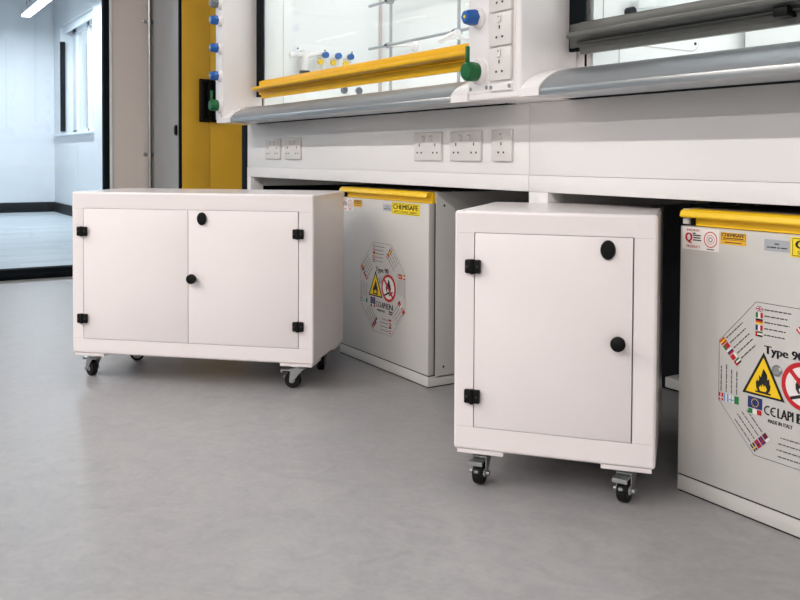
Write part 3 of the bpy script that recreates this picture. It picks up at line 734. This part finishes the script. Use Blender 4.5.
def safety_cabinet(label, x0, stickers, octx, octz, w=0.572):
    y0 = 1.482; off = (x0 + w / 2, y0 + 0.27, 0); x1 = x0 + w; bd = y0 + 0.028
    t = thing('safety_cabinet', label, 'cabinet', off, group='grey underbench safety cabinets')
    yb = 2.0
    b = B(off)
    b.box(x0, x1, bd, yb, 0.028, 0.6025, M['cab'], 0.0012)
    b.box(x0 + 0.002, x0 + 0.016, y0 + 0.004, bd + 0.002, 0.570, 0.6022, M['cab'], 0.0008)
    for z, y in ((0.06, bd + 0.03), (0.56, bd + 0.03)): b.lathe([(0.004, 0), (0.003, 0.0008), (0, 0.0008)], M['slot'], Matrix.Translation((x1, y, z)) @ Matrix.Rotation(PI / 2, 4, 'Y'), 12)
    b.done('body', t)
    b = B(off); b.box(x0, x1, y0, yb, 0.0032, 0.0345, M['cab'], 0.0012); b.done('plinth', t)
    b = B(off); b.box(x0 + 0.002, x1 - 0.002, y0 + 0.002, yb - 0.01, 0.0, 0.0031, M['black']); b.done('base_strip', t)  # thin black strip along the plinth bottom
    b = B(off); b.box(x0 + 0.004, x1 - 0.004, y0 + 0.0225, bd + 0.001, 0.0375, 0.567, M['black']); b.box(x0 + 0.002, x1 - 0.002, y0 + 0.003, bd - 0.0005, 0.0346, 0.0374, M['black']); b.done('gasket_and_gap_shade', t)  # gasket behind the door; second strip blackens the shaded gap above the plinth
    b = B(off); b.box(x0, x1, y0, y0 + 0.022, 0.038, 0.566, M['cab'], 0.0015); door = b.done('door', t)
    b = B(off)   # pull strip: rounded lip over a recessed yellow face
    b.prism([(y0 - 0.006, 0.588), (y0 - 0.004, 0.5845), (y0 + 0.001, 0.584), (y0 + 0.012, 0.590), (y0 + 0.026, 0.597), (y0 + 0.026, 0.6024), (y0 + 0.004, 0.601), (y0 - 0.003, 0.597)], 'x', x0 + 0.001, x1 - 0.008, M['yellow'], bev=0.0008)
    b.box(x0 + 0.017, x1 - 0.004, y0 + 0.016, y0 + 0.027, 0.5672, 0.597, M['yellow'])
    b.done('pull_strip', t)
    b = B(off); b.box(x0 + 0.018, x0 + 0.026, y0 + 0.008, y0 + 0.0159, 0.568, 0.583, M['black'], 0.001); b.done('latch', t)
    L = lambda u, v, rot=0.0: Print(x0 + u - off[0], y0 - off[1], v, rot)
    st = stickers
    def sticker_quality(u):
        p = L(u, 0.518); p.rect(0, 0.092, 0, 0.046, M['pwhite']); s_ = p.done('quality_sticker', t)
        p = L(u, 0.518)
        p.text('INSURED', 0.011, 0.0385, 0.033, 0.0048, M['pred'], 1, 0.02); p.text('Q', 0.007, 0.013, 0.019, 0.022, M['pred'], 1, 0.03)
        p.text('PRODUCT', 0.011, 0.004, 0.035, 0.0052, M['pred'], 1, 0.02)
        for v, a, c in ((0.033, 0.026, 0.034), (0.029, 0.026, 0.047), (0.024, 0.028, 0.046), (0.019, 0.027, 0.048)): p.rect(u * 0 + a, c, v, v + 0.0026, M['pblack'], 1)
        p.ring(0.071, 0.024, 0.0145, 0.0165, M['pred'], 1); p.ring(0.071, 0.024, 0.0085, 0.0095, M['pred'], 1); p.ring(0.071, 0.024, 0.0035, 0.005, M['pblack'], 1)
        p.rect(0.062, 0.080, 0.003, 0.0048, M['pblack'], 1); p.done('lettering', s_)
    def sticker_small(u):
        p = L(u, 0.536); p.rect(0, 0.060, 0, 0.024, M['porange']); s_ = p.done('small_orange_sticker', t)
        p = L(u, 0.536); p.text('CHEMISAFE', 0.003, 0.0155, 0.053, 0.0062, M['pblack'], 1, 0.035)
        for a, c in (((.002, .0225), (.058, .0225)), ((.002, .0095), (.058, .0095)), ((.002, .0095), (.002, .0225)), ((.058, .0095), (.058, .0225))): p.line(a, c, 0.0008, M['pblack'], 1)
        p.rect(0.006, 0.054, 0.0115, 0.0135, M['pblack'], 1); p.rect(0.010, 0.050, 0.0035, 0.0052, M['slot'], 1); p.done('lettering', s_)
    def sticker_silver(u):
        p = L(u, 0.532); p.rect(0, 0.054, 0, 0.022, M['pgrey']); s_ = p.done('silver_sticker', t)
        p = L(u, 0.532)
        for a, c, v in ((.022, .032, .013), (.006, .012, .006), (.013, .026, .006), (.028, .034, .006), (.036, .049, .006)): p.rect(a, c, v, v + 0.0022, M['slot'], 1)
        p.done('lettering', s_)
    def sticker_brand(u):
        p = L(u, 0.525); p.rect(0, 0.168, 0, 0.038, M['lightyellow']); s_ = p.done('large_yellow_sticker', t)
        p = L(u, 0.525); p.text('CHEMISAFE', 0.010, 0.0165, 0.147, 0.0155, M['pblack'], 1, 0.035)
        for a, c in (((.005, .035), (.163, .035)), ((.005, .003), (.163, .003)), ((.005, .003), (.005, .035)), ((.163, .003), (.163, .035))): p.line(a, c, 0.0011, M['pblack'], 1)
        p.text('SAFETY STORAGE CABINETS', 0.015, 0.006, 0.137, 0.0062, M['pblack'], 1, 0.01); p.done('lettering', s_)
    sticker_quality(st['q']); sticker_small(st['o']); sticker_silver(st['s']); sticker_brand(st['b'])
    # octagonal label
    ox, oz = octx - off[0], octz; yl = y0 - off[1]
    p = Print(ox, yl, oz)
    V = [(.060, .150), (-.060, .150), (-.1435, .060), (-.1435, -.060), (-.060, -.150), (.060, -.150), (.1435, -.060), (.1435, .060)]
    for i in range(8): p.line(V[i], V[(i + 1) % 8], 0.0009, M['pblack'])
    lab = p.done('octagonal_label', t)
    # warning triangle
    p = Print(ox - 0.0415, yl, oz - 0.029)
    p.poly([(-.0465, -.003), (.0465, -.003), (0, .084)], M['pblack'], 1); p.poly([(-.0385, .0012), (.0385, .0012), (0, .0735)], M['pyellow'], 2)
    p.poly([(x * .036, .006 + z * .046) for x, z in FLAME], M['pblack'], 3); p.poly([(x * .036, .006 + z * .036) for x, z in INNER], M['pyellow'], 4)
    p.rect(-.017, .017, .0035, .0068, M['pblack'], 3); p.done('warning_triangle', lab)
    # prohibition disc
    p = Print(ox + 0.0425, yl, oz + 0.006)
    p.disc(0, 0, .0455, M['pred'], 1); p.disc(0, 0, .0365, M['pwhite'], 2)
    p.poly([(x * .036, -.014 + z * .044) for x, z in FLAME], M['pblack'], 3); p.poly([(x * .036, -.014 + z * .036) for x, z in INNER], M['pwhite'], 4)
    p.line((-.026, -.026), (.012, -.012), .006, M['pblack'], 3); p.line((.004, -.024), (.026, -.010), .006, M['pblack'], 3)
    p.line((-.029, .029), (.029, -.029), .0085, M['pred'], 5); p.done('prohibition_sign', lab)
    p = Print(ox, yl, oz)
    p.text('Type 90', -.041, .048, .084, .021, M['pblack'], 1, 0.024); p.done('type_lettering', lab)
    p = Print(ox, yl, oz)
    p.rect(-.075, -.043, -.0585, -.0365, M['pblue'], 1)
    for i in range(12): p.disc(-.059 + .0075 * math.cos(i * PI / 6), -.0475 + .0075 * math.sin(i * PI / 6), .0012, M['pyellow'], 2, 8)
    for i, m in enumerate(('pgreen', 'pwhite', 'pred')): p.rect(-.074 + i * .0098, -.0642 + i * .0098, -.0695, -.0600, M[m], 1)
    p.done('union_flag', lab)
    p = Print(ox, yl, oz)
    for cx_ in (-.0300, -.0165):   # CE conformity mark
        r0, r1 = .0064, .0092
        for i in range(14):
            a, c = math.radians(70 + 220 * i / 14), math.radians(70 + 220 * (i + 1) / 14)
            p.poly([(cx_ + r0 * math.cos(a), -.0555 + r0 * math.sin(a)), (cx_ + r1 * math.cos(a), -.0555 + r1 * math.sin(a)), (cx_ + r1 * math.cos(c), -.0555 + r1 * math.sin(c)), (cx_ + r0 * math.cos(c), -.0555 + r0 * math.sin(c))], M['pblack'], 1)
    p.rect(-.0245, -.0175, -.0565, -.0545, M['pblack'], 1)
    p.text('LAPI', -.0105, -.0645, .034, .0185, M['pblack'], 1, 0.02); p.text('EN', .029, -.0645, .042, .0185, M['pblack'], 1, 0.028)
    p.text('MADE IN ITALY', -.030, -.0785, .052, .0072, M['pblack'], 1, 0.02)
    for v in (-.073, -.080): p.rect(.045, .068, v, v + .004, M['pblack'], 1)
    p.done('certification_lettering', lab)
    for g in range(8):
        rot = g * PI / 4
        pt = Print(ox, yl, oz, rot)
        for i, spec in enumerate(FLAGS[g]):
            v = .1425 - i * .0122; u = -.0605 + (0.0 if g == 0 else 0.0)
            p = Print(ox, yl, oz, rot); flag(p, u, v, spec); p.done('national_flag', lab)
            x = u + .019; random.seed(g * 7 + i); end = u + .019 + .050 + random.random() * .008 - i * .002
            while x < end:
                l = .004 + random.random() * .009; pt.rect(x, min(x + l, end), v - .0060, v - .0038, M['ptext'], 1); x += l + .0016
        pt.done('small_print', lab)
    b = B(off); b.lathe([(0.0105, 0), (0.0105, 0.002), (0.008, 0.0045), (0, 0.0055)], M['zinc'], Matrix.Translation((octx - 0.0125, y0 - 0.0002, octz + 0.0255)) @ Matrix.Rotation(PI / 2, 4, 'X'), 24)
    b.done('door_plug', t)
    return t
safety_cabinet('grey underbench safety cabinet with yellow pull strip, behind and between the two wheeled cabinets', -2.7715, dict(q=0.0075 - 0.002, o=0.101, s=0.302, b=0.356), -2.475, 0.272)
safety_cabinet('grey underbench safety cabinet with yellow pull strip, nearest at the right edge', -1.2436, dict(q=0.0055, o=0.1005, s=0.2005, b=0.2556), -0.9985, 0.280)

# ------------------------------------------------------------------ world and view
w = bpy.data.worlds.new('sky'); S.world = w; w.use_nodes = True
nt = w.node_tree; bg = nt.nodes['Background']
bg.inputs['Color'].default_value = (0.86, 0.94, 1.0, 1); bg.inputs['Strength'].default_value = 1.5
try: w.cycles.sampling_method = 'NONE'
except Exception: pass
try:
    S.cycles.use_denoising = True
    S.cycles.max_bounces = 10; S.cycles.diffuse_bounces = 6; S.cycles.transparent_max_bounces = 12
    S.cycles.caustics_reflective = False; S.cycles.caustics_refractive = False
    S.cycles.sample_clamp_indirect = 6
except Exception: pass
vs = S.view_settings
S.display_settings.display_device = 'sRGB'
vs.view_transform = 'Standard'; vs.look = 'None'; vs.gamma = 1.0; vs.use_curve_mapping = False
vs.exposure = 0.0
